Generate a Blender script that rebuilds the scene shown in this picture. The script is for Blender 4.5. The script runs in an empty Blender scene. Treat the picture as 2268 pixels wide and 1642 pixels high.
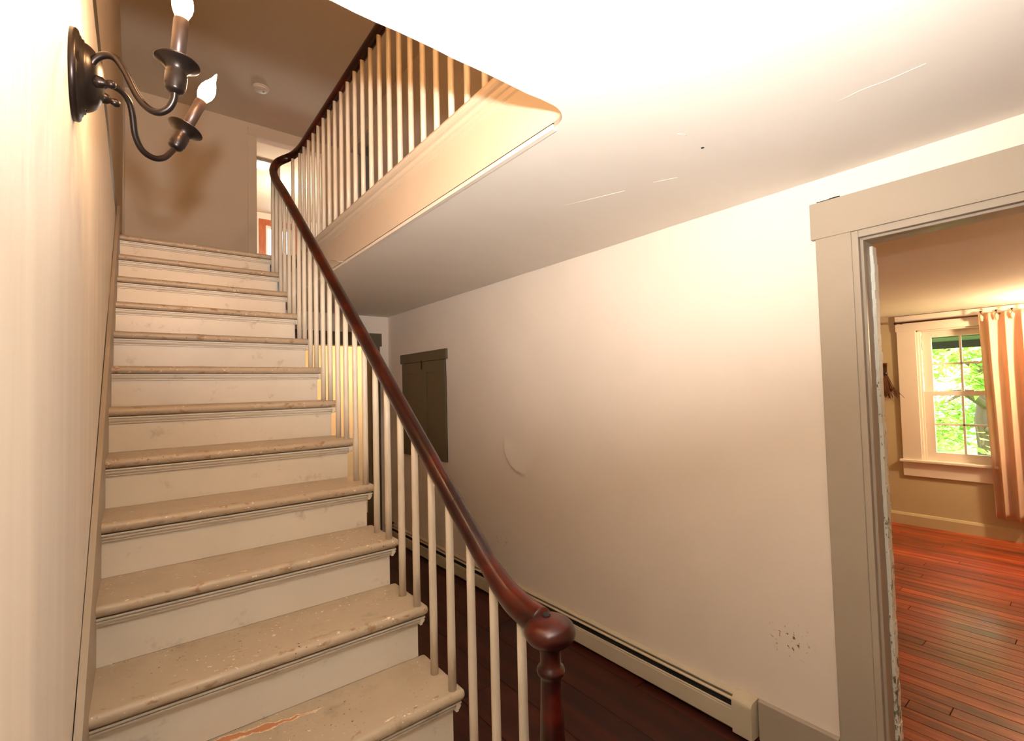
import bpy, bmesh, math, random
from mathutils import Vector, Matrix
random.seed(7)
S = bpy.context.scene
COL = S.collection
PI = math.pi

# ------------------------------------------------------------------ camera
EYE = 1.558                      # eye height above the hall floor (z = 0)
yaw, pitch, roll = math.radians(38.104), math.radians(2.183), math.radians(-1.415)
fw = Vector((math.sin(yaw)*math.cos(pitch), math.cos(yaw)*math.cos(pitch), math.sin(pitch)))
rt = Vector((math.cos(yaw), -math.sin(yaw), 0)); up = rt.cross(fw)
r2 = rt*math.cos(roll) + up*math.sin(roll); u2 = up*math.cos(roll) - rt*math.sin(roll)
cam_d = bpy.data.cameras.new('camera'); cam = bpy.data.objects.new('camera', cam_d); COL.objects.link(cam)
M = Matrix((r2, u2, -fw)).transposed().to_4x4(); M.translation = (0, 0, EYE); cam.matrix_world = M
cam_d.sensor_fit = 'HORIZONTAL'; cam_d.sensor_width = 36.0
cam_d.lens = 1062.67/2268*36.0; cam_d.clip_start = 0.02; cam_d.clip_end = 200
S.camera = cam

# ------------------------------------------------------------------ world, lights, exposure
W = bpy.data.worlds.new('world'); S.world = W; W.use_nodes = True
W.node_tree.nodes['Background'].inputs[0].default_value = (0.80, 0.90, 1.0, 1)
W.node_tree.nodes['Background'].inputs[1].default_value = 8.0
vs = S.view_settings
vs.view_transform = 'Standard'; vs.look = 'None'; vs.gamma = 1.0; vs.exposure = 0.0; vs.use_curve_mapping = False

def lamp(name, typ, loc, energy, color, **k):
    d = bpy.data.lights.new(name, typ); d.energy = energy; d.color = color
    for a, b in k.items(): setattr(d, a, b)
    o = bpy.data.objects.new(name, d); COL.objects.link(o); o.location = loc
    return o
def aim(o, direction): o.rotation_euler = Vector(direction).to_track_quat('-Z', 'Y').to_euler()

sun = lamp('sun', 'SUN', (0, 0, 20), 22.0, (1.0, 0.96, 0.86), angle=0.02); aim(sun, (0.75, 0.25, -0.75))
# unseen bounce flash just above the camera, aimed up at the ceiling
flash = lamp('camera_flash_light', 'SPOT', (-0.02, -0.05, EYE+0.199), 300.0, (1.0, 0.975, 0.95),
             shadow_soft_size=0.03, spot_size=math.radians(128), spot_blend=0.7)
aim(flash, (0.50, 0.64, 0.86))
lamp('parlour_lamp_light', 'POINT', (5.95, 0.05, 1.98), 120.0, (1.0, 0.74, 0.44), shadow_soft_size=0.06)
lamp('kitchen_lamp_light', 'POINT', (2.25, 5.55, 1.9), 36.0, (1.0, 0.60, 0.33), shadow_soft_size=0.08)

lamp('upstairs_fill_light', 'POINT', (0.60, -1.45, 3.36), 128.0, (1.0, 0.58, 0.28), shadow_soft_size=0.08)  # unseen fill light added to brighten the upper hall

# ------------------------------------------------------------------ materials
def srgb(r, g, b):
    f = lambda c: (c/255/12.92) if c/255 <= .04045 else ((c/255+.055)/1.055)**2.4
    return (f(r), f(g), f(b), 1)
class NT:
    def __init__(s, name):
        s.m = bpy.data.materials.new(name); s.m.use_nodes = True; s.t = s.m.node_tree
        s.b = s.t.nodes['Principled BSDF']
    def n(s, typ, **k):
        o = s.t.nodes.new(typ)
        for a, v in k.items():
            if a[0] == '_': setattr(o, a[1:], v)
            else: o.inputs[a.replace('_', ' ')].default_value = v
        return o
    def l(s, a, b): s.t.links.new(a, b)
    def coords(s, scale=(1, 1, 1), rand=False, space='Object'):
        tc = s.n('ShaderNodeTexCoord'); mp = s.n('ShaderNodeMapping'); mp.inputs['Scale'].default_value = scale
        src = tc.outputs[space]
        if rand:
            oi = s.n('ShaderNodeObjectInfo'); vm = s.n('ShaderNodeVectorMath', _operation='MULTIPLY_ADD')
            vm.inputs[1].default_value = (17, 17, 17)
            cb = s.n('ShaderNodeCombineXYZ')
            for i in range(3): s.l(oi.outputs['Random'], cb.inputs[i])
            s.l(cb.outputs[0], vm.inputs[0]); s.l(src, vm.inputs[2]); src = vm.outputs[0]
        s.l(src, mp.inputs[0]); return mp.outputs[0]
    def noise(s, co, scale, detail=3, rough=.55):
        o = s.n('ShaderNodeTexNoise', Scale=scale, Detail=detail, Roughness=rough); s.l(co, o.inputs['Vector']); return o.outputs['Fac']
    def ramp(s, fac, stops):
        r = s.n('ShaderNodeValToRGB'); e = r.color_ramp.elements
        while len(e) < len(stops): e.new(.5)
        for i, (p, c) in enumerate(stops): e[i].position = p; e[i].color = c if len(c) == 4 else (*c, 1)
        s.l(fac, r.inputs[0]); return r.outputs[0]
    def mix(s, fac, a, b, blend='MIX'):
        o = s.n('ShaderNodeMix', _data_type='RGBA', _blend_type=blend)
        for k, v in ((0, fac), (6, a), (7, b)):
            if hasattr(v, 'is_output'): s.l(v, o.inputs[k])
            else: o.inputs[k].default_value = v
        return o.outputs[2]
    def bump(s, h, strength, dist=.01):
        o = s.n('ShaderNodeBump', Strength=strength, Distance=dist); s.l(h, o.inputs['Height']); s.l(o.outputs[0], s.b.inputs['Normal'])
G = lambda v: (v, v, v, 1)
def paint(name, col, rough=.5, mottling=.06, scale=2.0, bump=.15, bscale=30, space='Object', rand=True, aniso=(1, 1, 1)):
    t = NT(name); co = t.coords(aniso, rand, space)
    n1 = t.noise(co, scale, 4); d = 1-mottling
    c = t.mix(t.ramp(n1, [(.3, G(0)), (.7, G(1))]), (col[0]*d, col[1]*d*.995, col[2]*d*.98, 1), col)
    t.l(c, t.b.inputs['Base Color']); t.b.inputs['Roughness'].default_value = rough
    t.bump(t.noise(co, bscale, 4, .6), bump, .004)
    return t.m
def plain(name, col, rough=.5, metallic=0.0, **k):
    t = NT(name); t.b.inputs['Base Color'].default_value = col; t.b.inputs['Roughness'].default_value = rough
    t.b.inputs['Metallic'].default_value = metallic
    for a, v in k.items(): t.b.inputs[a.replace('_', ' ')].default_value = v
    return t.m

MAT = {}
MAT['plaster'] = paint('plaster', srgb(241, 228, 213), .75, .05, 1.3, .25, 14)
MAT['ceiling'] = paint('ceiling_plaster', srgb(240, 230, 217), .8, .07, 1.1, .9, 2.2, aniso=(.7, 1.6, 1))
MAT['upper'] = paint('upper_wall_dim_cream', srgb(226, 212, 192), .75, .05, 1.3, .2, 14)  # same cream as below; dim warm upstairs light put into the colour
MAT['olive'] = paint('olive_wall_paint', srgb(196, 178, 142), .75, .06, 1.6, .2, 14)
MAT['casing'] = paint('taupe_casing_paint', srgb(170, 156, 137), .45, .05, 4, .12, 40)
MAT['casing_dark'] = paint('dark_taupe_paint', srgb(96, 86, 65), .5, .08, 4, .12, 40)
MAT['fascia'] = paint('fascia_paint', srgb(216, 197, 173), .5, .04, 3, .1, 30)
MAT['trimwhite'] = paint('white_trim_paint', srgb(236, 222, 206), .45, .04, 3, .08, 40)
MAT['baluster'] = paint('baluster_paint', srgb(222, 210, 190), .35, .06, 6, .12, 60)
MAT['heater'] = paint('heater_enamel', srgb(205, 192, 165), .35, .04, 5, .05, 60)
MAT['black'] = plain('dark_gap', srgb(16, 13, 10), .8)
MAT['dark'] = plain('unlit_room_tone', srgb(48, 36, 26), .8)  # darkness of the unlit room put into its wall colour
MAT['bronze'] = plain('oiled_bronze', srgb(40, 32, 28), .34, .8)
MAT['candle'] = plain('bronze_candle_sleeve', srgb(58, 42, 34), .38, .4)
MAT['rod'] = plain('brown_rod_enamel', srgb(96, 58, 40), .6)
MAT['plastic'] = plain('white_plastic', srgb(232, 222, 208), .5)
MAT['grey'] = plain('grey_enamel', srgb(150, 146, 140), .5)

def stair_paint(name, col, worn=False, tread=False):
    t = NT(name); co = t.coords((1, 1, 1), False, 'Object' if not worn else 'Object')
    tc = t.n('ShaderNodeNewGeometry'); wp = tc.outputs['Position']
    n1 = t.noise(wp, 3.0, 4)
    c = t.mix(t.ramp(n1, [(.3, G(0)), (.72, G(1))]), (col[0]*.9, col[1]*.89, col[2]*.87, 1), col)
    # grey scuffs
    sc = t.noise(wp, 11.0, 5, .65)
    c = t.mix(t.ramp(sc, [(.60, G(0)), (.74, G(.42))]), c, srgb(120, 106, 88))
    if tread:
        fl = t.noise(wp, 70.0, 2, .5); lo = t.noise(wp, 5.0, 2)
        a = t.n('ShaderNodeMath', _operation='MULTIPLY'); t.l(t.ramp(fl, [(.67, G(0)), (.69, G(1))]), a.inputs[0]); t.l(t.ramp(lo, [(.45, G(0)), (.6, G(1))]), a.inputs[1])
        c = t.mix(a.outputs[0], c, srgb(238, 220, 190))
        co2 = t.n('ShaderNodeMapping'); co2.inputs['Location'].default_value = (3.3, 8.1, 1.7); t.l(wp, co2.inputs[0])
        fl2 = t.noise(co2.outputs[0], 85.0, 2, .5); lo2 = t.noise(co2.outputs[0], 4.0, 2)
        a = t.n('ShaderNodeMath', _operation='MULTIPLY'); t.l(t.ramp(fl2, [(.68, G(0)), (.70, G(1))]), a.inputs[0]); t.l(t.ramp(lo2, [(.48, G(0)), (.62, G(1))]), a.inputs[1])
        c = t.mix(a.outputs[0], c, srgb(92, 74, 54))
        st = t.n('ShaderNodeMapping'); st.inputs['Scale'].default_value = (3, 26, 26); t.l(wp, st.inputs[0])
        fl3 = t.noise(st.outputs[0], 3.2, 3, .6)
        c = t.mix(t.ramp(fl3, [(.70, G(0)), (.735, G(.8))]), c, srgb(196, 146, 104))
        tcx = t.n('ShaderNodeTexCoord'); so_ = t.n('ShaderNodeSeparateXYZ'); t.l(tcx.outputs['Object'], so_.inputs[0])
        oy = so_.outputs[1]
        near_ = t.n('ShaderNodeMapRange'); near_.inputs[1].default_value = .022; near_.inputs[2].default_value = .06; near_.inputs[3].default_value = 1; near_.inputs[4].default_value = 0; t.l(oy, near_.inputs[0])
        nsx = t.n('ShaderNodeMapping'); nsx.inputs['Scale'].default_value = (.55, 1, 1); nsx.inputs['Location'].default_value = (5, 2, 9); t.l(wp, nsx.inputs[0])
        def worn_mask(scale, a0, a1):
            k = t.noise(nsx.outputs[0], scale, 4, .6); mm = t.n('ShaderNodeMath', _operation='MULTIPLY')
            t.l(t.ramp(k, [(a0, G(0)), (a1, G(1))]), mm.inputs[0]); t.l(near_.outputs[0], mm.inputs[1]); return mm.outputs[0]
        c = t.mix(worn_mask(38.0, .585, .66), c, srgb(158, 126, 96))
        c = t.mix(worn_mask(52.0, .665, .68), c, srgb(240, 224, 196))
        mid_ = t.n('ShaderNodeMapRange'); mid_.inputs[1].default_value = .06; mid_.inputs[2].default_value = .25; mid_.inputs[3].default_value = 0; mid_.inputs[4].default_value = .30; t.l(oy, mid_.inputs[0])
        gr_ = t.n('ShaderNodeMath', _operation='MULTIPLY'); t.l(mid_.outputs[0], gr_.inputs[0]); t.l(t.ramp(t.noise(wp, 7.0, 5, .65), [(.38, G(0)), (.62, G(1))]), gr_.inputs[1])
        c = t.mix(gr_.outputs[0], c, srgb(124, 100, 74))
    if worn:
        # the long strip worn through to bare wood at the back of one tread
        sp = t.n('ShaderNodeSeparateXYZ'); t.l(wp, sp.inputs[0])
        ln = t.n('ShaderNodeMath', _operation='MULTIPLY_ADD'); ln.inputs[1].default_value = .16; ln.inputs[2].default_value = -1.672
        t.l(sp.outputs[0], ln.inputs[0])
        dy = t.n('ShaderNodeMath', _operation='ADD'); t.l(sp.outputs[1], dy.inputs[0]); t.l(ln.outputs[0], dy.inputs[1])
        nz = t.noise(wp, 26.0, 4, .65)
        nm = t.n('ShaderNodeMath', _operation='MULTIPLY_ADD'); nm.inputs[1].default_value = .05; nm.inputs[2].default_value = -.025; t.l(nz, nm.inputs[0])
        ad = t.n('ShaderNodeMath', _operation='ADD'); t.l(dy.outputs[0], ad.inputs[0]); t.l(nm.outputs[0], ad.inputs[1])
        ab = t.n('ShaderNodeMath', _operation='ABSOLUTE'); t.l(ad.outputs[0], ab.inputs[0])
        dx = t.n('ShaderNodeMath', _operation='SUBTRACT'); t.l(sp.outputs[0], dx.inputs[0]); dx.inputs[1].default_value = .20
        dx2 = t.n('ShaderNodeMath', _operation='MULTIPLY'); t.l(dx.outputs[0], dx2.inputs[0]); t.l(dx.outputs[0], dx2.inputs[1])
        e = t.n('ShaderNodeMath', _operation='MULTIPLY_ADD'); e.inputs[1].default_value = .24; t.l(dx2.outputs[0], e.inputs[0]); t.l(ab.outputs[0], e.inputs[2])
        c = t.mix(t.ramp(e.outputs[0], [(.018, G(1)), (.0195, G(0))]), c, srgb(236, 214, 180))
        c = t.mix(t.ramp(e.outputs[0], [(.0125, G(1)), (.014, G(0))]), c, srgb(186, 122, 80))
    t.l(c, t.b.inputs['Base Color']); t.b.inputs['Roughness'].default_value = .38
    t.bump(t.noise(wp, 45.0, 4, .6), .18, .003)
    return t.m
MAT['riser'] = stair_paint('riser_paint', srgb(224, 216, 202))
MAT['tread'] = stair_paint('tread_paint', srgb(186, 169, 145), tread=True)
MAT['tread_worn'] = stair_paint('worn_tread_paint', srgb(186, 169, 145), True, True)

def wood(name, c1, c2, c3, grain=(40, 2, 40), rough=.35, coat=.3, var=.5, patch=None):
    t = NT(name); co = t.coords(grain, True)
    n1 = t.noise(co, 1.0, 5, .6)
    c = t.ramp(n1, [(.28, c1), (.5, c2), (.74, c3)])
    oi = t.n('ShaderNodeObjectInfo')
    v = t.ramp(oi.outputs['Random'], [(0, G(1-var)), (1, G(1.0))])
    c = t.mix(1.0, c, v, 'MULTIPLY')
    if patch:
        wp = t.n('ShaderNodeNewGeometry').outputs['Position']
        st = t.n('ShaderNodeMapping'); st.inputs['Scale'].default_value = (1, .35, 1); t.l(wp, st.inputs[0])
        pn = t.noise(st.outputs[0], 3.2, 5, .65)
        c = t.mix(t.ramp(pn, [(.36, G(.7)), (.50, G(0))]), c, patch)
    t.l(c, t.b.inputs['Base Color']); t.b.inputs['Roughness'].default_value = rough
    t.b.inputs['Coat Weight'].default_value = coat; t.b.inputs['Coat Roughness'].default_value = .15
    t.b.inputs['Specular IOR Level'].default_value = .32
    t.bump(n1, .12, .003)
    return t.m
MAT['hallwood'] = wood('hall_floor_wood', srgb(36, 11, 4), srgb(58, 19, 8), srgb(80, 30, 13), (14, 1.2, 14), .5, .04, .3)
MAT['roomwood'] = wood('parlour_floor_wood', srgb(104, 38, 17), srgb(164, 68, 33), srgb(210, 108, 60), (26, 1.1, 26), .38, .18, .5, srgb(74, 40, 24))
MAT['railwood'] = wood('mahogany_rail', srgb(20, 4, 3), srgb(42, 9, 5), srgb(96, 27, 12), (6, 3, 6), .30, .22, .0)
MAT['frame_wood'] = wood('orange_window_wood', srgb(150, 72, 36), srgb(176, 92, 48), srgb(190, 104, 58), (20, 20, 3), .4, .2, .1)

def emit(name, col, strength):
    t = NT(name); t.b.inputs['Base Color'].default_value = col; t.b.inputs['Emission Color'].default_value = col
    t.b.inputs['Emission Strength'].default_value = strength; return t.m
MAT['bulb'] = emit('lit_bulb_glass', (1.0, 0.60, 0.29, 1), 380.0)
MAT['dome'] = emit('lit_dome_glass', (1.0, 0.90, 0.72, 1), 14.0)
def glass():
    t = NT('window_glass'); t.t.nodes.remove(t.b)
    tr = t.n('ShaderNodeBsdfTransparent'); gl = t.n('ShaderNodeBsdfGlossy', Roughness=.02); mx = t.n('ShaderNodeMixShader', Fac=.06)
    t.l(tr.outputs[0], mx.inputs[1]); t.l(gl.outputs[0], mx.inputs[2]); t.l(mx.outputs[0], t.t.nodes['Material Output'].inputs[0])
    return t.m
MAT['glass'] = glass()
def cloth():
    t = NT('peach_curtain_cloth'); co = t.coords((60, 60, 6)); n = t.noise(co, 4.0, 3)
    c = t.ramp(n, [(.3, srgb(232, 204, 178)), (.7, srgb(242, 218, 194))]); t.l(c, t.b.inputs['Base Color']); t.b.inputs['Roughness'].default_value = .9
    tl = t.n('ShaderNodeBsdfTranslucent'); tl.inputs[0].default_value = srgb(244, 208, 176); mx = t.n('ShaderNodeMixShader', Fac=.45)
    t.l(t.b.outputs[0], mx.inputs[1]); t.l(tl.outputs[0], mx.inputs[2]); t.l(mx.outputs[0], t.t.nodes['Material Output'].inputs[0])
    return t.m
MAT['cloth'] = cloth()
def leaf():
    t = NT('tree_leaf'); oi = t.coords((1, 1, 1)); n = t.noise(oi, 1.4, 2)
    c = t.ramp(n, [(.3, srgb(96, 140, 50)), (.55, srgb(150, 186, 84)), (.75, srgb(196, 216, 128))]); t.l(c, t.b.inputs['Base Color']); t.b.inputs['Roughness'].default_value = .6
    tl = t.n('ShaderNodeBsdfTranslucent'); tl.inputs[0].default_value = srgb(180, 214, 96); mx = t.n('ShaderNodeMixShader', Fac=.4)
    t.l(t.b.outputs[0], mx.inputs[1]); t.l(tl.outputs[0], mx.inputs[2]); t.l(mx.outputs[0], t.t.nodes['Material Output'].inputs[0])
    return t.m
MAT['leaf'] = leaf()
MAT['bark'] = paint('bark', srgb(110, 92, 70), .9, .3, 6, .5, 20)
MAT['grass'] = paint('lawn_grass', srgb(150, 180, 90), .9, .3, 3, .3, 40)
MAT['eave'] = paint('dark_green_eave_paint', srgb(52, 60, 46), .6, .1, 3, .1, 20)
MAT['twig'] = paint('dried_twigs', srgb(112, 66, 38), .9, .35, 30, .3, 60)
def chipped():
    t = NT('chipped_white_paint'); wp = t.n('ShaderNodeNewGeometry').outputs['Position']
    mp = t.n('ShaderNodeMapping'); mp.inputs['Scale'].default_value = (1, 1, .45); t.l(wp, mp.inputs[0])
    n = t.noise(mp.outputs[0], 60.0, 5, .7)
    sp = t.n('ShaderNodeSeparateXYZ'); t.l(wp, sp.inputs[0])
    zr = t.n('ShaderNodeMapRange'); zr.inputs[1].default_value = 0.1; zr.inputs[2].default_value = 2.0; zr.inputs[3].default_value = .06; zr.inputs[4].default_value = -.09
    t.l(sp.outputs[2], zr.inputs[0])
    ad = t.n('ShaderNodeMath', _operation='ADD'); t.l(n, ad.inputs[0]); t.l(zr.outputs[0], ad.inputs[1])
    c = t.ramp(ad.outputs[0], [(.0, srgb(240, 238, 222)), (.57, srgb(240, 238, 222)), (.60, srgb(140, 138, 118)), (.70, srgb(104, 100, 84))])
    t.l(c, t.b.inputs['Base Color']); t.b.inputs['Roughness'].default_value = .6; t.bump(n, .6, .006)
    return t.m
MAT['chipped'] = chipped()

def stained_plaster():
    m = MAT['plaster'].copy(); m.name = 'stained_plaster'; t = NT.__new__(NT); t.m = m; t.t = m.node_tree; t.b = m.node_tree.nodes['Principled BSDF']
    old = t.b.inputs['Base Color'].links[0].from_socket
    wp = t.n('ShaderNodeNewGeometry').outputs['Position']; c = old
    for (y, z, r, sc, th, col) in ((.915, .475, .10, 55.0, .60, (118, 86, 48)), (2.93, .44, .09, 40.0, .60, (190, 150, 96)), (1.40, 1.04, .05, 70.0, .66, (170, 140, 110))):
        vd = t.n('ShaderNodeVectorMath', _operation='DISTANCE'); vd.inputs[1].default_value = (XW, y, z); t.l(wp, vd.inputs[0])
        fa = t.n('ShaderNodeMapRange'); fa.inputs[1].default_value = r*.3; fa.inputs[2].default_value = r; fa.inputs[3].default_value = 1; fa.inputs[4].default_value = 0; t.l(vd.outputs['Value'], fa.inputs[0])
        k = t.ramp(t.noise(wp, sc, 4, .6), [(th, G(0)), (th+.05, G(1))])
        mm = t.n('ShaderNodeMath', _operation='MULTIPLY'); t.l(fa.outputs[0], mm.inputs[0]); t.l(k, mm.inputs[1])
        c = t.mix(mm.outputs[0], c, srgb(*col))
    t.l(c, t.b.inputs['Base Color']); return m
XW = 2.166
MAT['stained'] = stained_plaster()
MAT['leftplaster'] = paint('brushed_left_plaster', srgb(238, 230, 220), .7, .10, 1.5, .35, 6, aniso=(1, 7, .55))
# ------------------------------------------------------------------ mesh helpers
def link(name, me, mat=None, parent=None):
    o = bpy.data.objects.new(name, me); COL.objects.link(o)
    if mat and not me.materials: me.materials.append(MAT[mat])
    if parent: o.parent = parent
    return o
def bm_obj(name, bm, mat, parent=None, smooth=False):
    me = bpy.data.meshes.new(name)
    bmesh.ops.recalc_face_normals(bm, faces=bm.faces)
    bm.to_mesh(me); bm.free()
    if smooth:
        for p in me.polygons: p.use_smooth = True
    return link(name, me, mat, parent)
def add_box(bm, x0, x1, y0, y1, z0, z1):
    v = [bm.verts.new((x, y, z)) for x in (x0, x1) for y in (y0, y1) for z in (z0, z1)]
    for f in ((0, 1, 3, 2), (4, 6, 7, 5), (0, 4, 5, 1), (2, 3, 7, 6), (0, 2, 6, 4), (1, 5, 7, 3)): bm.faces.new([v[i] for i in f])
    return v
def bevel_all(bm, w, seg=2):
    bmesh.ops.bevel(bm, geom=list(bm.edges), offset=w, segments=seg, affect='EDGES', profile=.5)
def box(name, x0, x1, y0, y1, z0, z1, mat, parent=None, bev=0, seg=2):
    bm = bmesh.new(); add_box(bm, x0, x1, y0, y1, z0, z1)
    if bev: bevel_all(bm, bev, seg)
    return bm_obj(name, bm, mat, parent)
def add_prism(bm, pts, axis, a, b):
    """polygon pts (2D) extruded along axis from a to b. axis x: pts=(y,z); y: (x,z); z: (x,y)"""
    def P(p, t): return {'x': (t, p[0], p[1]), 'y': (p[0], t, p[1]), 'z': (p[0], p[1], t)}[axis]
    A = [bm.verts.new(P(p, a)) for p in pts]; B = [bm.verts.new(P(p, b)) for p in pts]; n = len(pts)
    bm.faces.new(A[::-1]); bm.faces.new(B)
    for i in range(n): bm.faces.new((A[i], A[(i+1) % n], B[(i+1) % n], B[i]))
def prism(name, pts, axis, a, b, mat, parent=None):
    bm = bmesh.new(); add_prism(bm, pts, axis, a, b); return bm_obj(name, bm, mat, parent)
def add_sweep(bm, pts, radii, seg=12, ell=1.0, caps=True, upv=Vector((0, 0, 1))):
    """tube along pts; ell = height/width"""
    pts = [Vector(p) for p in pts]; rings = []
    for i, p in enumerate(pts):
        t = (pts[min(i+1, len(pts)-1)] - pts[max(i-1, 0)]).normalized()
        s = t.cross(upv)
        if s.length < 1e-3: s = t.cross(Vector((0, 1, 0)))
        s.normalize(); n = s.cross(t)
        r = radii[i] if isinstance(radii, (list, tuple)) else radii
        rings.append([bm.verts.new(p + s*math.cos(a)*r + n*math.sin(a)*r*ell) for a in [2*PI*k/seg for k in range(seg)]])
    for A, B in zip(rings, rings[1:]):
        for k in range(seg): bm.faces.new((A[k], A[(k+1) % seg], B[(k+1) % seg], B[k]))
    if caps: bm.faces.new(rings[0][::-1]); bm.faces.new(rings[-1])
def sweep(name, pts, radii, mat, parent=None, seg=12, ell=1.0, upv=Vector((0, 0, 1))):
    bm = bmesh.new(); add_sweep(bm, pts, radii, seg, ell, True, upv); return bm_obj(name, bm, mat, parent, True)
def add_lathe(bm, prof, origin=(0, 0, 0), axis=(0, 0, 1), seg=24):
    q = Vector((0, 0, 1)).rotation_difference(Vector(axis).normalized()); o = Vector(origin); rings = []
    for r, z in prof:
        if r < 1e-5: rings.append([bm.verts.new(o + q @ Vector((0, 0, z)))])
        else: rings.append([bm.verts.new(o + q @ Vector((r*math.cos(2*PI*k/seg), r*math.sin(2*PI*k/seg), z))) for k in range(seg)])
    for A, B in zip(rings, rings[1:]):
        for k in range(seg):
            a, b = (A[0], A[0]) if len(A) == 1 else (A[k], A[(k+1) % seg]); c, d = (B[0], B[0]) if len(B) == 1 else (B[(k+1) % seg], B[k])
            vs_ = []
            for v in (a, b, c, d):
                if v not in vs_: vs_.append(v)
            if len(vs_) > 2: bm.faces.new(vs_)
    if len(rings[0]) > 1: bm.faces.new(rings[0][::-1])
    if len(rings[-1]) > 1: bm.faces.new(rings[-1])
def lathe(name, prof, mat, parent=None, origin=(0, 0, 0), axis=(0, 0, 1), seg=24):
    bm = bmesh.new(); add_lathe(bm, prof, origin, axis, seg); o = bm_obj(name, bm, mat, parent, True)
    return o
def sharp(o, ang=40):
    me = o.data
    me.set_sharp_from_angle(angle=math.radians(ang)); return o
def spline(ctrl, n=6):
    P = [Vector(p) for p in ctrl]; out = []
    for i in range(len(P)-1):
        a, b, c, d = P[max(i-1, 0)], P[i], P[i+1], P[min(i+2, len(P)-1)]
        for k in range(n):
            t = k/n; out.append(.5*((2*b) + (c-a)*t + (2*a-5*b+4*c-d)*t*t + (3*b-a-3*c+d)*t**3))
    out.append(P[-1]); return out
def empty(name, loc=(0, 0, 0)):
    o = bpy.data.objects.new(name, None); COL.objects.link(o); o.location = loc; o.empty_display_size = .1; return o
def tag(o, label, cat, group=None, kind=None):
    o['label'] = label; o['category'] = cat
    if group: o['group'] = group
    if kind: o['kind'] = kind
    return o
def struct(o, label, cat): return tag(o, label, cat, kind='structure')
def copy(o, parent, loc=None, name=None):
    c = o.copy(); COL.objects.link(c); c.parent = parent
    if loc is not None: c.location = loc
    return c
def wnoise(u, v, s=0.0):
    return (math.sin(u*2.1+s)*math.cos(v*2.7+1.3*s) + .6*math.sin(u*4.7+v*3.1+2*s) + .35*math.sin(u*9.3-v*7.7+s) + .2*math.cos(u*17+v*13+3*s))/2.15
def panels(bm, axis, p0, p1, us, vs_, holes):
    """wall made of boxes: axis 'x' -> u=y v=z, 'y' -> u=x v=z, 'z' -> u=x v=y; holes = (u0,u1,v0,v1)"""
    U = sorted(set(us + [h[0] for h in holes] + [h[1] for h in holes])); V = sorted(set(vs_ + [h[2] for h in holes] + [h[3] for h in holes]))
    U = [u for u in U if us[0] <= u <= us[-1]]; V = [v for v in V if vs_[0] <= v <= vs_[-1]]
    for a, b in zip(U, U[1:]):
        for c, d in zip(V, V[1:]):
            m, n = (a+b)/2, (c+d)/2
            if any(h[0] < m < h[1] and h[2] < n < h[3] for h in holes): continue
            if axis == 'x': add_box(bm, p0, p1, a, b, c, d)
            elif axis == 'y': add_box(bm, a, b, p0, p1, c, d)
            else: add_box(bm, a, b, c, d, p0, p1)
def wall(name, axis, p0, p1, us, vs_, holes, mat, label, cat='wall'):
    bm = bmesh.new(); panels(bm, axis, p0, p1, us, vs_, holes)
    bmesh.ops.remove_doubles(bm, verts=bm.verts, dist=1e-5)
    return struct(bm_obj(name, bm, mat), label, cat)

# ------------------------------------------------------------------ dimensions
XL = -0.107            # lower left wall plaster
XLU = -0.120           # upper left wall
XW = 2.166             # right wall
YN, YF = -1.7, 4.95    # near wall, far wall of lower hall
YUF = 6.40             # far wall of the upper hall
CEIL, UFL, UCEIL = 2.372, 2.660, 4.862
RISE, RUN = 0.19, 0.24645
Y0 = 4.099             # nosing of the landing
SX0, SX1 = -0.0906, 0.8646   # stair: skirt face, tread end
STR = 0.832            # outer face of stringer
WX, WY0 = 1.03, 0.98   # stairwell: right face, near edge
nose = lambda i: Y0 - RUN*i
top = lambda i: UFL - RISE*i

# ------------------------------------------------------------------ setting: lower hall
# displaced plaster sheet of the right wall
def plaster_sheet(name, x, sgn, y0, y1, z0, z1, step, holes, disp, mat, label, back):
    bm = bmesh.new()
    def ax(a, b, extra):
        n = max(1, round((b-a)/step)); L = [a+(b-a)*k/n for k in range(n+1)]
        for e in extra:
            if a < e < b:
                j = min(range(len(L)), key=lambda k: abs(L[k]-e)); L[j] = e
        return L
    Y = ax(y0, y1, [h[0] for h in holes] + [h[1] for h in holes]); Z = ax(z0, z1, [h[2] for h in holes] + [h[3] for h in holes])
    vv = {}
    def V(i, j):
        if (i, j) not in vv: vv[i, j] = bm.verts.new((x + sgn*disp(Y[i], Z[j]), Y[i], Z[j]))
        return vv[i, j]
    for i in range(len(Y)-1):
        for j in range(len(Z)-1):
            m, n = (Y[i]+Y[i+1])/2, (Z[j]+Z[j+1])/2
            if any(h[0] < m < h[1] and h[2] < n < h[3] for h in holes): continue
            f = bm.faces.new((V(i, j), V(i+1, j), V(i+1, j+1), V(i, j+1))); f.smooth = True
    bmesh.ops.recalc_face_normals(bm, faces=bm.faces)
    # solid backing
    n0 = len(bm.faces)
    a, b = sorted((x - sgn*.006, x - sgn*back))
    panels(bm, 'x', a, b, [y0, y1], [z0, z1], holes)
    me = bpy.data.meshes.new(name); bm.to_mesh(me); bm.free()
    return struct(link(name, me, mat), label, 'wall')
def disp_right(y, z):
    d = .005*wnoise(y, z, .4) + .0016*wnoise(y*3.1, z*2.3, 1.7)
    # loose plaster blister with a sharp lower-left edge
    dy, dz = y-2.66, z-1.16
    r = math.hypot(dy, dz*1.05)
    if r < .225:
        an = math.atan2(-dz, dy)                     # 45 degrees = towards the far lower side
        wn = max(0, 1-abs(an-.80)/.95)
        d += .013*(max(0, 1-(.225-r)/.19))**1.2 * min(1, wn*2.2)
    dy, dz = y-2.9, z-.45; r = math.hypot(dy*.8, dz)
    d += .004*math.exp(-(r/.16)**2)
    return d
DOOR = (-.26, .60, 0, 2.10)          # right doorway
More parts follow.
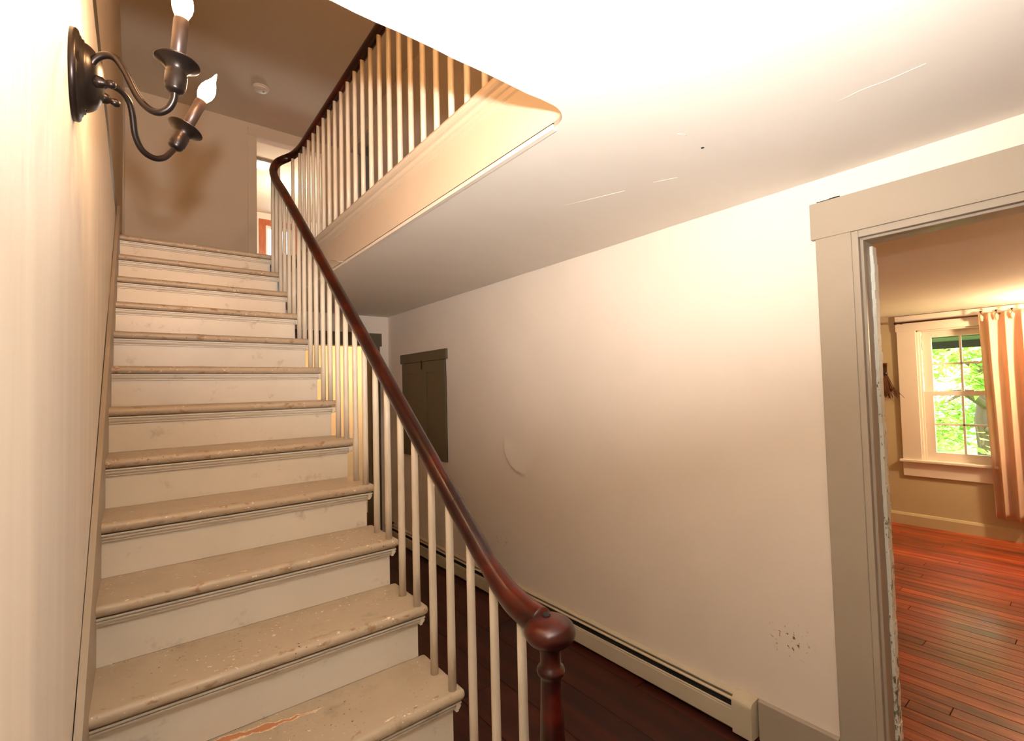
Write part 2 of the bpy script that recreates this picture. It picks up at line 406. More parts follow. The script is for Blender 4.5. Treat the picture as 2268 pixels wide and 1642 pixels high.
DOORH = (-.285, .625, 0, 2.127)
plaster_sheet('wall_right', XW, -1, YN, YF, 0, CEIL, .0125, [DOORH], disp_right, 'stained',
              'cream plaster wall on the right with a blistered patch', .12)
plaster_sheet('wall_left', XL, 1, YN, YF+.1, 0, UFL+.085, .04, [], lambda y, z: .002*wnoise(y*1.7, z*.8, 2.0), 'leftplaster',
              'cream plaster wall on the left behind the bronze sconce', .15)
wall('wall_near', 'y', YN-.12, YN, [-.3, XW+.12], [0, CEIL], [], 'plaster', 'cream plaster wall closing the entry')
FD = (.95, 1.965, 0, 2.05)           # far lower doorway
GROW = lambda h: (h[0]-.011, h[1]+.011, h[2], h[3]+.011)
wall('wall_far', 'y', YF, YF+.12, [XL-.1, XW+.12], [0, CEIL], [GROW(FD)], 'plaster', 'cream plaster wall at the far end of the hall')
# ceiling with the rounded corner of the stairwell
bm = bmesh.new()
ARC = [(.94+.09*math.cos(a), 1.07+.09*math.sin(a)) for a in [(-PI/2)+PI/2*k/10 for k in range(11)]]
def ceil_edge(x): return WY0 + .004*wnoise(x*6, .3, 1.0)
near = [(XL-.1+(.94-XL+.1)*k/24, 0) for k in range(25)]; near = [(x, ceil_edge(x) if x < .93 else WY0) for x, _ in near]
def flat(bm, pts, z0, z1): add_prism(bm, pts, 'z', z0, z1)
flat(bm, [(XL-.1, YN-.1)] + [(.94, YN-.1)] + near[::-1], CEIL, CEIL+.02)
flat(bm, [(.94, YN-.1), (WX, YN-.1), (WX, 1.07)] + ARC[::-1][1:], CEIL, CEIL+.02)
flat(bm, [(WX, YN-.1), (XW+.12, YN-.1), (XW+.12, YF+.12), (WX, YF+.12)], CEIL, CEIL+.02)
flat(bm, [(XL-.1, 4.3), (WX, 4.3), (WX, YF+.12), (XL-.1, YF+.12)], CEIL, CEIL+.02)
cl = struct(bm_obj('ceiling', bm, 'ceiling'), 'cream plaster hall ceiling with an opening for the stairs', 'ceiling')
for pts in ([(1.607, .48), (1.598, .42), (1.606, .36), (1.603, .28)], [(1.504, 1.509), (1.56, 1.36), (1.60, 1.25)], [(1.63, 1.13), (1.67, 1.048)], [(1.38, .858), (1.41, .845)]):
    sweep('plaster_crack', [(x, y, CEIL-.0004) for x, y in pts], .0010, 'trimwhite', cl, 5)
lathe('nail_hole', [(.006, -.0008), (.004, -.002), (0, -.0022)], 'black', cl, (1.532, .86, CEIL), seg=8)
# upper floor slab around the stairwell
bm = bmesh.new()
add_box(bm, XLU-.1, WX+.02, YN, WY0-.012, UFL-.07, UFL)
add_box(bm, WX+.012, XW+.12, YN, YUF+.1, UFL-.07, UFL)
add_box(bm, XLU-.1, WX+.012, Y0+.12, YUF+.1, UFL-.07, UFL)
add_box(bm, .870, WX+.012, 4.03, Y0+.12, UFL-.07, UFL)
struct(bm_obj('floor_upper', bm, 'hallwood'), 'upstairs floor around the stairwell', 'floor')
# fascia band lining the stairwell (with rounded corner) and its bead
path = [(x, y) for x, y in near if x > XL-.05] + ARC[1:] + [(WX, 1.2+.25*k) for k in range(13)] + [(WX, 4.31)]
def band(name, path, off, z0, z1, mat, parent=None):
    bm = bmesh.new(); n = len(path); A = []
    for i, p in enumerate(path):
        t = Vector(path[min(i+1, n-1)]) - Vector(path[max(i-1, 0)]); t.normalize(); nr = Vector((-t.y, t.x))   # towards the well
        q = Vector(p) + nr*off; r = Vector(p) - nr*.012
        A.append([bm.verts.new((c[0], c[1], z)) for c, z in ((q, z0), (q, z1), (r, z1), (r, z0))])
    for a, b in zip(A, A[1:]):
        for k in range(4): bm.faces.new((a[k], a[(k+1) % 4], b[(k+1) % 4], b[k]))
    bm.faces.new(A[0]); bm.faces.new(A[-1][::-1])
    return bm_obj(name, bm, mat, parent)
fas = struct(band('trim_1', path, 0.0, CEIL+.0015, UFL-.02, 'fascia'), 'cream painted fascia board lining the stairwell opening', 'trim')
band('corner_bead', [(WX, 1.07)] + [(WX, 1.2+.25*k) for k in range(13)] + [(WX, 4.31)], .006, CEIL-.004, CEIL+.012, 'trimwhite', fas)
bm = bmesh.new()
prof = [(WX+.03, UFL+.002), (.998, UFL+.002), (.988, UFL-.003), (.984, UFL-.014), (.988, UFL-.025), (.998, UFL-.029), (1.008, UFL-.030), (1.006, UFL-.036), (1.012, UFL-.046),
        (1.013, UFL-.052), (1.020, UFL-.054), (1.021, UFL-.075), (1.027, UFL-.078), (WX+.005, UFL-.08), (WX+.03, UFL-.08)]
add_prism(bm, prof, 'y', 1.0, 4.06)
o = bm_obj('nosing_molding', bm, 'fascia', fas)
sweep('light_slit_strip', [(WX-.001, 2.945, CEIL-.004), (WX-.001, 3.26, CEIL+.079)], .0035, 'trimwhite', fas, 6)  # pale strip painted in for the slit of light at the joint

# hall floor planks (long wide boards)
def plank_floor(name, x0, x1, y0, y1, wdt, lens, z, mat, label, seed, gap=.0025, off=0):
    root = struct(box(name, x0, x1, y0, y1, z-.06, z-.022, mat), label, 'floor'); rnd = random.Random(seed)
    shared = {}
    x = x0 - off
    while x < x1-1e-4:
        a, b = max(x, x0), min(x+wdt, x1); x += wdt
        if b-a < .01: continue
        y = y0 - rnd.random()*lens
        while y < y1:
            L = lens*(.75+.5*rnd.choice((0, .25, .5, .75, 1))); c, d = max(y, y0), min(y+L, y1); y += L
            if d-c < .02: continue
            key = (round(b-a, 4), round(d-c, 4))
            if key not in shared:
                bm = bmesh.new(); add_box(bm, gap/2, b-a-gap/2, gap/2, d-c-gap/2, -.02, 0)
                bmesh.ops.bevel(bm, geom=[e for e in bm.edges if all(v.co.z > -.001 for v in e.verts)], offset=.0015, segments=1, affect='EDGES')
                me = bpy.data.meshes.new('plank'); bmesh.ops.recalc_face_normals(bm, faces=bm.faces); bm.to_mesh(me); bm.free(); me.materials.append(MAT[mat]); shared[key] = me
            p = link('plank', shared[key], None, root); p.location = (a, c, z - rnd.random()*.0008)
    return root
plank_floor('floor', XL, XW, YN, YF+.1, .25, 2.3, 0, 'hallwood', 'dark red brown plank floor of the hall', 3, off=.097)
# ------------------------------------------------------------------ setting: upper hall
wall('wall_upper_left', 'x', XLU-.15, XLU, [YN, YUF+.1], [UFL-.07, UCEIL], [], 'upper', 'cream wall along the left of the upper hall, toned for dim light')
UD = (1.144, 1.94, UFL, UFL+2.05)
wall('wall_upper_far', 'y', YUF, YUF+.12, [XLU-.1, 3.3], [UFL-.07, UCEIL], [GROW(UD)], 'upper', 'cream wall at the far end of the upper hall, toned for dim light')
RD = (5.39, 6.05, UFL, UFL+2.02)
wall('wall_upper_right', 'x', XW, XW+.12, [YN, YUF], [UFL-.07, UCEIL], [RD], 'upper', 'cream wall behind the upstairs balusters, toned for dim light')
wall('wall_upper_near', 'y', YN-.12, YN, [-.3, XW+.12], [UFL-.07, UCEIL], [], 'upper', 'cream wall over the entry, toned for dim light')
wall('ceiling_upper', 'z', UCEIL, UCEIL+.05, [XLU-.1, 4.2], [YN-.1, 10.0], [], 'upper', 'cream plaster ceiling of the upper hall, toned for dim light', 'ceiling')
struct(box('baseboard_left', XLU, XL-.002, .9, Y0+.05, UFL+.06, UFL+.215, 'casing_dark', None, .004), 'taupe baseboard strip above the left plaster wall', 'baseboard')
struct(box('baseboard_upper', XLU, XLU+.02, Y0+.06, YUF, UFL, UFL+.16, 'casing', None, .003), 'taupe baseboard along the left of the landing', 'baseboard')
# closed dark room behind the upstairs doorway on the right
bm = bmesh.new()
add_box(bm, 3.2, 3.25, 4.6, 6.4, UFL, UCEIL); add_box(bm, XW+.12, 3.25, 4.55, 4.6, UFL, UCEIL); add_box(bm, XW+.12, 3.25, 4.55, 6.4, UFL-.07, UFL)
struct(bm_obj('wall_dark_room', bm, 'dark'), 'walls of the unlit room upstairs, coloured dark in place of shade', 'wall')
def door_case_y(name, y, x0, x1, z0, z1, w, th, mat, label, side=-1, head=.14, over=.02):
    """flat casing on a y-plane wall; side -1 = faces -y"""
    r = struct(empty(name, ((x0+x1)/2, y, z0)), label, 'door')
    inv = Matrix.Translation(-Vector(r.location))
    a, b = (y-th, y) if side < 0 else (y, y+th)
    L = [box('casing_stile', x0-w, x0, a, b, z0, z1, mat, None, .002), box('casing_stile', x1, x1+w, a, b, z0, z1, mat, None, .002),
         box('casing_head', x0-w-over, x1+w+over, a-.003 if side < 0 else a, b, z1, z1+head, mat, None, .002),
         box('jamb', x0-.012, x0, y+.001, y+.122, z0, z1, mat), box('jamb', x1, x1+.012, y+.001, y+.122, z0, z1, mat), box('jamb_head', x0, x1, y+.001, y+.122, z1, z1+.012, mat)]
    for o in L: o.data.transform(inv); o.parent = r
    return r
door_case_y('door_2', YF, FD[0], FD[1], 0, FD[3], .10, .022, 'casing_dark', 'dark taupe cased doorway at the far end of the lower hall', head=.137, over=.022)
door_case_y('door_3', YUF, UD[0], UD[1], UFL, UD[3], .095, .012, 'upper', 'cream cased doorway into the bright room upstairs, toned for dim light', head=.0+.095, over=0)
r = struct(empty('door_4', (XW, (RD[0]+RD[1])/2, UFL)), 'dark open doorway behind the upstairs balusters', 'door')
inv = Matrix.Translation(-Vector(r.location))
for nm, a in (('casing_stile', (XW-.012, XW, RD[0]-.07, RD[0], UFL, RD[3])), ('casing_stile', (XW-.012, XW, RD[1], RD[1]+.07, UFL, RD[3])), ('casing_head', (XW-.014, XW, RD[0]-.08, RD[1]+.08, RD[3], RD[3]+.09)),
              ('jamb_head', (XW+.001, XW+.122, RD[0], RD[1], RD[3]-.012, RD[3]-.001))):
    o = box(nm, *a, 'upper'); o.data.transform(inv); o.parent = r
# bright room beyond the upper doorway
wall('wall_bright_far', 'y', 9.5, 9.6, [.3, 4.2], [UFL-.07, UCEIL], [(1.84, 2.28, UFL+.75, UFL+1.98)], 'trimwhite', 'pale wall of the bright room with a window')
wall('wall_bright_side', 'x', .3, .4, [YUF+.12, 9.5], [UFL-.07, UCEIL], [], 'trimwhite', 'pale left wall of the bright room')
wall('wall_bright_right', 'x', 4.0, 4.1, [YUF+.12, 9.5], [UFL-.07, UCEIL], [], 'trimwhite', 'pale right wall of the bright room')
struct(box('floor_bright', .3, 4.1, YUF+.1, 9.6, UFL-.07, UFL-.002, 'roomwood'), 'wood floor of the bright room upstairs', 'floor')
r = struct(empty('window_2', (2.2, 9.5, UFL+.75)), 'orange wood framed window in the bright room upstairs', 'window')
inv = Matrix.Translation(-Vector(r.location)); wz0, wz1 = UFL+.75, UFL+1.98
for nm, a, m in (('casing_stile', (1.73, 1.84, 9.475, 9.5, wz0-.1, wz1), 'frame_wood'), ('casing_stile', (2.28, 2.39, 9.475, 9.5, wz0-.1, wz1), 'frame_wood'), ('casing_head', (1.73, 2.39, 9.473, 9.5, wz1, wz1+.1), 'frame_wood'),
                 ('sill', (1.70, 2.42, 9.45, 9.5, wz0-.13, wz0-.1), 'frame_wood'), ('sash_stile', (1.84, 1.88, 9.52, 9.55, wz0, wz1), 'trimwhite'), ('sash_stile', (2.24, 2.28, 9.52, 9.55, wz0, wz1), 'trimwhite'),
                 ('sash_rail', (1.88, 2.24, 9.52, 9.55, wz1-.05, wz1), 'trimwhite'), ('sash_rail', (1.88, 2.24, 9.52, 9.55, wz0, wz0+.06), 'trimwhite'), ('meeting_rail', (1.88, 2.24, 9.52, 9.55, wz0+.6, wz0+.635), 'trimwhite'),
                 ('pane', (1.88, 2.24, 9.533, 9.537, wz0+.06, wz0+.6), 'glass'), ('pane', (1.88, 2.24, 9.533, 9.537, wz0+.635, wz1-.05), 'glass')):
    o = box(nm, *a, m); o.data.transform(inv); o.parent = r
# warm room beyond the lower far doorway
wall('wall_kitchen_far', 'y', 6.15, 6.25, [-.2, 2.6], [0, CEIL], [], 'olive', 'warm lit wall of the room beyond the hall')
wall('wall_kitchen_left', 'x', -.25, -.15, [YF+.12, 6.2], [0, CEIL], [], 'olive', 'left wall of the room beyond the hall')
wall('wall_kitchen_right', 'x', 2.5, 2.6, [YF+.12, 6.2], [0, CEIL], [], 'olive', 'right wall of the room beyond the hall')
struct(box('floor_kitchen', -.25, 2.6, YF+.1, 6.25, -.06, -.002, 'hallwood'), 'dark wood floor of the room beyond the hall', 'floor')
struct(box('ceiling_kitchen', -.25, 2.6, YF+.12, 6.25, CEIL-.05, CEIL, 'ceiling'), 'ceiling of the room beyond the hall', 'ceiling')
struct(box('baseboard_far', -.15, 2.5, 6.13, 6.15, 0, .13, 'casing', None, .003), 'taupe baseboard in the room beyond the hall', 'baseboard')

# ------------------------------------------------------------------ setting: right doorway
DY0, DY1, DZ = DOOR[0], DOOR[1], DOOR[3]
r = struct(empty('door_1', (XW, .17, 0)), 'taupe cased doorway with chipped jamb on the right', 'door')
inv = Matrix.Translation(-Vector(r.location))
def dpart(nm, a, m, bev=.002):
    o = box(nm, *a, m, None, bev); o.data.transform(inv); o.parent = r; return o
dpart('casing_stile', (XW-.018, XW, .621, .742, 0, 2.127), 'casing')
dpart('casing_stile', (XW-.018, XW, -.402, -.282, 0, 2.125), 'casing')
dpart('casing_head', (XW-.022, XW, -.42, .757, 2.126, 2.272), 'casing')
for s, y in ((1, .60), (-1, -.26)):
    e = lambda a, b: (min(a, b), max(a, b))
    dpart('jamb', (XW-.012, XW+.150, *e(y, y+s*.026), 0, 2.129), 'casing')
    dpart('stop_bead', (XW+.012, XW+.028, *e(y-s*.009, y+s*.004), 0, 2.10), 'casing', .003)
    dpart('stop_bead', (XW+.036, XW+.044, *e(y-s*.005, y+s*.004), 0, 2.10), 'casing', .002)
    # chipped edge strip, slightly ragged
    bm = bmesh.new(); n = 60
    for k in range(n):
        w0, w1 = (random.uniform(-.004, .003) for _ in range(2))
        add_box(bm, XW+.118+w0, XW+.165+w1*.6, *e(y-s*(.010+.003*random.random()), y+s*.004), 2.085*k/n, 2.085*(k+1)/n)
    o = bm_obj('chipped_edge', bm, 'chipped'); o.data.transform(inv); o.parent = r
dpart('jamb_head', (XW-.012, XW+.150, -.26, .60, 2.10, 2.128), 'casing')
dpart('stop_bead', (XW+.012, XW+.028, -.26, .60, 2.091, 2.104), 'casing', .003)
dpart('stop_bead', (XW+.036, XW+.044, -.26, .60, 2.095, 2.104), 'casing', .002)
for a in ((.69, .735, 2.2735, 2.279), (.655, .690, 2.2735, 2.281)):
    dpart('plaster_gap', (XW-.0075, XW+.002, *a), 'black', 0)
struct(box('baseboard_right', XW-.024, XW, .745, 1.052, 0, .170, 'casing', None, .004), 'taupe baseboard between the heater and the door casing', 'baseboard')

# ------------------------------------------------------------------ setting: right-hand room
RX = 6.537; RC = 2.243
WIN = (.690, 1.350, .673, 2.068)
wall('wall_parlour_window', 'x', RX, RX+.14, [-2.6, 2.7], [0, RC+.1], [WIN], 'olive', 'olive tan wall with the window in the room on the right')
wall('wall_parlour_far', 'y', 2.6, 2.7, [XW+.12, RX], [0, RC+.1], [], 'olive', 'olive tan far wall of the room on the right')
wall('wall_parlour_near', 'y', -2.7, -2.6, [XW+.12, RX+.14], [0, RC+.1], [], 'olive', 'olive tan near wall of the room on the right')
wall('wall_parlour_back', 'x', XW+.115, XW+.155, [-2.6, 2.6], [0, RC+.1], [DOORH], 'olive', 'olive tan wall around the doorway inside the room')
wall('ceiling_parlour', 'z', RC, RC+.1, [XW+.12, RX+.2], [-2.6, 2.6], [], 'ceiling', 'cream ceiling of the room on the right', 'ceiling')
plank_floor('floor_parlour', XW-.02, RX, -2.6, 2.6, .082, 2.2, 0, 'roomwood', 'worn red brown plank floor of the room on the right', 11, .003)
struct(prism('baseboard_parlour', [(RX, 0), (RX-.022, 0), (RX-.022, .10), (RX-.012, .122), (RX, .125)], 'y', -2.6, 2.6, 'olive'), 'olive tan baseboard under the window', 'baseboard')
# window
win = struct(empty('window_1', (RX, 1.02, .70)), 'white double hung window with eight panes in the room on the right', 'window')
inv = Matrix.Translation(-Vector(win.location))
def wpart(nm, a, m='trimwhite', bev=.002, par=None):
    o = box(nm, *a, m, None, bev); o.data.transform(inv); o.parent = par or win; return o
gy0, gy1 = .795, 1.245     # glass
gz0, gz1 = .785, 1.99
wpart('casing_stile', (RX-.022, RX, 1.352, 1.512, .69, 2.07)); wpart('casing_stile', (RX-.022, RX, .528, .688, .69, 2.07))
wpart('casing_head', (RX-.024, RX, .52, 1.52, 2.07, 2.235))
wpart('jamb', (RX, RX+.13, 1.335, 1.352, .69, 2.07)); wpart('jamb', (RX, RX+.13, .688, .705, .69, 2.07)); wpart('jamb_head', (RX, RX+.13, .688, 1.352, 2.055, 2.07))
wpart('stop', (RX+.02, RX+.035, 1.318, 1.336, .7, 2.06)); wpart('stop', (RX+.02, RX+.035, .704, .722, .7, 2.06))
wpart('sill', (RX-.05, RX+.13, .50, 1.54, .672, .700), 'trimwhite', .006); wpart('apron', (RX-.018, RX, .53, 1.515, .525, .672))
def sash(x0, x1, z0, z1, zb, zt, zm):
    s = empty('sash', (0, 0, 0)); s.parent = win
    def sp(nm, a, m='trimwhite'):
        o = box(nm, *a, m, None, .0015 if m != 'glass' else 0); o.data.transform(inv); o.parent = s
    sp('stile', (x0, x1, gy1, 1.322, z0, z1)); sp('stile', (x0, x1, .718, gy0, z0, z1))
    sp('rail', (x0, x1, gy0, gy1, z0, zb)); sp('rail', (x0, x1, gy0, gy1, zt, z1))
    sp('muntin', (x0+.004, x1-.004, 1.011, 1.029, zb, zt)); sp('muntin', (x0+.004, x1-.004, gy0, gy1, zm-.009, zm+.009))
    xm = (x0+x1)/2
    for a, b in ((gy0, 1.011), (1.029, gy1)):
        for c, d in ((zb, zm-.009), (zm+.009, zt)): sp('pane', (xm-.0015, xm+.0015, a, b, c, d), 'glass')
sash(RX+.040, RX+.072, .700, 1.423, gz0, 1.375, 1.078)
sash(RX+.076, RX+.108, 1.385, 2.057, 1.42, gz1, 1.707)
wpart('sash_lock', (RX+.034, RX+.07, .93, 1.0, 1.423, 1.436), 'trimwhite', .004)

# ------------------------------------------------------------------ staircase
st = tag(empty('staircase', (.4, .9, 0)), 'painted greige wooden staircase with worn chipped treads', 'staircase')
so = Vector(st.location)
def tread_mesh(width, depth, name, th=.036):
    bm = bmesh.new(); add_box(bm, 0, width, 0, depth, -th, 0)
    bm.edges.ensure_lookup_table()
    es = []
    for e in bm.edges:
        a, b = e.verts[0].co, e.verts[1].co
        front = abs(a.y) < 1e-6 and abs(b.y) < 1e-6; right = abs(a.x-width) < 1e-6 and abs(b.x-width) < 1e-6
        horiz = abs(a.z-b.z) < 1e-6
        if horiz and (front or right): es.append(e)
        elif front and right: es.append(e)
    bmesh.ops.bevel(bm, geom=es, offset=.0172, segments=6, affect='EDGES', profile=.5)
    # slight unevenness from wear along the nosing
    long_e = [e for e in bm.edges if abs(e.verts[0].co.x-e.verts[1].co.x) > width*.8]
    bmesh.ops.subdivide_edges(bm, edges=long_e, cuts=22, use_grid_fill=True)
    for v in bm.verts:
        if v.co.y < .02: v.co.y += .0016*wnoise(v.co.x*9, 0, 1.1); v.co.z += .0012*wnoise(v.co.x*7, 1.2, 3.0) if v.co.z > -.02 else 0
    bmesh.ops.recalc_face_normals(bm, faces=bm.faces)
    me = bpy.data.meshes.new(name); bm.to_mesh(me); bm.free()
    for p in me.polygons: p.use_smooth = True
    me.set_sharp_from_angle(angle=math.radians(35))
    me.materials.append(MAT['tread']); return me
TM = tread_mesh(SX1-SX0, RUN+.034, 'tread')
TMw = TM.copy(); TMw.materials.clear(); TMw.materials.append(MAT['tread_worn'])
TM0 = tread_mesh(SX1-SX0, .15, 'landing_nosing')
TM13 = tread_mesh(1.03-SX0, RUN+.034, 'starting_tread')
rm = bmesh.new(); add_box(rm, SX0, STR, .035, .048, -RISE+.0005, -.034); RM = bpy.data.meshes.new('riser'); bmesh.ops.recalc_face_normals(rm, faces=rm.faces); rm.to_mesh(RM); rm.free(); RM.materials.append(MAT['riser'])
cm = bmesh.new()
cp = [(.036, -.040), (.013, -.040), (.0125, -.043), (.013, -.046), (.0205, -.0475), (.0205, -.0505), (.016, -.0512), (.0175, -.056), (.0225, -.0615), (.0262, -.064), (.0262, -.068), (.036, -.069)]
add_prism(cm, cp, 'x', SX0, STR+.018)
cs = [(STR, -.040), (STR+.020, -.040), (STR+.020, -.046), (STR+.0145, -.0475), (STR+.0145, -.0505), (STR+.018, -.0512), (STR+.0165, -.056), (STR+.0115, -.0615), (STR+.0085, -.064), (STR+.0085, -.068), (STR, -.069)]
add_prism(cm, cs, 'y', .0125, RUN+.03)
CM = bpy.data.meshes.new('cove_molding'); bmesh.ops.recalc_face_normals(cm, faces=cm.faces); cm.to_mesh(CM); cm.free(); CM.materials.append(MAT['riser'])
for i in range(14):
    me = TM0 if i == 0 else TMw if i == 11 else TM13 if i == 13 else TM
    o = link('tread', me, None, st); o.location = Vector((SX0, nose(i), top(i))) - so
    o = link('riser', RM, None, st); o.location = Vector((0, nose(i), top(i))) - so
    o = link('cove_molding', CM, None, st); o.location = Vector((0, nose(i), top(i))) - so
# open stringer (saw-tooth) and spandrel panel below it
pts = []
for i in range(13, 0, -1):
    pts += [(nose(i)+.048, top(i)-RISE-.03 if i < 13 else 0), (nose(i)+.048, top(i)-.03)]
pts += [(nose(0)+.048, top(1)-.03), (nose(0)+.048, top(0)-.03), (4.25, top(0)-.03), (4.25, top(0)-.33), (nose(0)+.05, top(0)-.33), (nose(12)+.3, 0)]
def tri_prism(name, pts, x0, x1, mat, parent=None):
    bm = bmesh.new(); A = [bm.verts.new((x0, *p)) for p in pts]; B = [bm.verts.new((x1, *p)) for p in pts]; n = len(pts)
    fs = [bm.faces.new(A), bm.faces.new(B[::-1])]; bm.normal_update()
    for i in range(n): bm.faces.new((A[i], B[i], B[(i+1) % n], A[(i+1) % n]))
    bmesh.ops.triangulate(bm, faces=fs); return bm_obj(name, bm, mat, parent)
o = tri_prism('stringer', pts, STR-.022, STR, 'riser'); o.data.transform(Matrix.Translation(-so)); o.parent = st
o = tri_prism('spandrel_panel', [(nose(12)+.31, 0), (nose(0)+.05, top(0)-.335), (4.25, top(0)-.335), (4.25, 0)], STR-.018, STR-.004, 'casing'); o.data.transform(Matrix.Translation(-so)); o.parent = st
# skirt board on the left wall
sk = [(.86, 0), (.86, .40)]
off = .20
sk = [(nose(14.2), 0), (nose(13.6), top(13.6)+off), (Y0-.02, top(0)+off-.02), (Y0+.06, top(0)+off-.02), (Y0+.06, top(0)-.02), (nose(12), 0)]
o = tri_prism('skirt_board', sk, XL+.002, SX0+.0005, 'casing'); o.data.transform(Matrix.Translation(-so)); o.parent = st

# ------------------------------------------------------------------ railing
RXS, RXB = .826, 1.02
rail_z = lambda y: EYE - .465 + .8*(y-1.26)
ctrl = [(RXS, .955, .953), (RXS, 1.0, .957), (RXS, 1.065, .971), (RXS, 1.12, .996), (RXS, 1.185, 1.036), (RXS, 1.26, 1.093)]
ctrl += [(RXS, y, rail_z(y)) for y in (1.45, 1.75, 2.1, 2.5, 2.9, 3.3, 3.6)]
ctrl += [(RXS, 3.75, EYE+1.52), (RXS, 3.85, EYE+1.593), (RXS+.002, 3.95, EYE+1.677), (.836, 4.02, EYE+1.745), (.860, 4.078, EYE+1.815), (.893, 4.116, EYE+1.868), (.930, 4.130, EYE+1.903),
         (.966, 4.120, EYE+1.926), (.992, 4.088, EYE+1.938), (1.010, 4.02, EYE+1.945), (RXB, 3.90, EYE+1.947), (RXB, 3.5, EYE+1.947), (RXB, 2.4, EYE+1.947), (RXB, 1.0, EYE+1.947)]
RP = spline(ctrl, 6)
rg = tag(empty('stair_railing', (RXS, .925, 0)), 'dark mahogany stair railing with pale painted round balusters', 'railing')
ro = Vector(rg.location); RI = Matrix.Translation(-ro)
def rpart(o, par=None): o.data.transform(RI); o.parent = par or rg; return o
radii = [.0285*(1.22 if p.y < 1.06 and p.x < .9 else 1.22-.22*min(1, (p.y-1.06)/.12) if p.y < 1.18 and p.x < .9 else 1.0) for p in RP]
hr = rpart(sweep('handrail', RP, radii, 'railwood', None, 20, 1.12))
def at_y(y):
    for a, b in zip(RP, RP[1:]):
        if a.x < .85 and a.y <= y <= b.y: t = (y-a.y)/(b.y-a.y); return a.lerp(b, t), (b-a).normalized()
for y in (1.372,):
    p, t = at_y(y); o = sweep('rail_joint', [p-t*.0008, p+t*.0008], .0289, 'black', None, 20, 1.12); o.data.transform(RI); o.parent = hr
BR = .0131
def baluster(x, y, z0, z1):
    bm = bmesh.new(); n = 10; rings = []
    tops = []
    for z, rr in ((z0, BR*1.05), (z0+.25*(z1-z0), BR*1.04), (z0+.7*(z1-z0), BR), (z1, BR*.95)):
        rings.append([bm.verts.new((x-ro.x + rr*math.cos(2*PI*k/n), y-ro.y + rr*math.sin(2*PI*k/n), z)) for k in range(n)])
    for A, B in zip(rings, rings[1:]):
        for k in range(n):
            f = bm.faces.new((A[k], A[(k+1) % n], B[(k+1) % n], B[k])); f.smooth = True
    bm.faces.new(rings[0][::-1]); bm.faces.new(rings[-1])
    me = bpy.data.meshes.new('baluster'); bm.to_mesh(me); bm.free()
    return link('baluster', me, 'baluster', rg)
for i in range(13, 0, -1):
    for d in ((.145,) if i == 13 else (.026, .147)):
        y = nose(i)+d; p, t = at_y(y)
        baluster(RXS, y, top(i), p.z - .014)
k = 0
for k in range(-11, 14):
    y = 2.392 + .1217*k
    if y < 1.05: continue
    baluster(RXB, y, UFL, EYE+1.947-.018)
baluster(.994, 4.085, UFL, EYE+1.938-.014); baluster(.893, 4.112, UFL, EYE+1.868-.012)
# newel
nx, ny = RXS, .925
base = top(13)
np_ = rpart(lathe('newel_post', [(.058, base), (.058, base+.03), (.050, base+.04), (.046, base+.10), (.052, base+.115), (.052, base+.125), (.044, base+.135), (.0415, base+.17), (.039, .50), (.0345, .62), (.0305, .70), (.0275, .78), (.0262, .828),
          (.0272, .834), (.0335, .840), (.0358, .847), (.0345, .854), (.0285, .859), (.0265, .865), (.0262, .890), (.028, .905), (.030, .915)], 'railwood', None, (nx, ny, 0), seg=28))
cap = [(0, .9045)] + [(.0655*math.sin(a)**.92 if 0 < a < PI else 0, .943-.0385*math.cos(a)) for a in [PI*k/16 for k in range(1, 16)]] + [(0, .9815)]
o = lathe('newel_cap', cap, 'railwood', None, (nx, ny, 0), seg=32); rpart(o, np_)
o = lathe('cap_plug', [(.0105, .977), (.0108, .9835), (.008, .986), (0, .9865)], 'black', None, (nx-.004, ny+.006, 0), seg=16); rpart(o, np_)

# ------------------------------------------------------------------ baseboard heater on the right wall
ht = tag(empty('baseboard_heater', (XW, 3.0, 0)), 'long cream metal baseboard heater along the right wall', 'heater')
ho = Matrix.Translation(-Vector(ht.location))
def hpart(o, par=None): o.data.transform(ho); o.parent = par or ht; return o
hy0, hy1 = 1.14, 4.86
hpart(prism('back_panel', [(XW-.001, .02), (XW-.001, .158), (XW-.026, .150), (XW-.028, .146), (XW-.005, .150), (XW-.005, .02)], 'y', hy0, hy1, 'heater'))
hpart(prism('damper', [(XW-.038, .1415), (XW-.0445, .1345), (XW-.0435, .129), (XW-.037, .137)], 'y', hy0, hy1, 'heater'))
hpart(prism('front_panel', [(XW-.058, .108), (XW-.060, .115), (XW-.064, .116), (XW-.066, .112), (XW-.066, .108), (XW-.063, .105), (XW-.066, .101), (XW-.066, .024), (XW-.058, .014), (XW-.057, .018), (XW-.0635, .026), (XW-.0635, .100), (XW-.061, .105)], 'y', hy0, hy1, 'heater'))
hpart(box('fin_core', XW-.052, XW-.010, hy0, hy1, .03, .108, 'black'))
def endcap(y0, y1, mat):
    a = [(XW-.001, .012), (XW-.001, .170), (XW-.020, .170)] + [(XW-.048-.026*math.sin(t)+.0, .140+.026*math.cos(t)+.002) for t in [PI/2*k/6 for k in range(7)]] + [(XW-.074, .012)]
    return hpart(prism('end_cap', a, 'y', y0, y1, mat))
endcap(1.058, 1.145, 'heater'); endcap(4.855, 4.93, 'casing_dark')

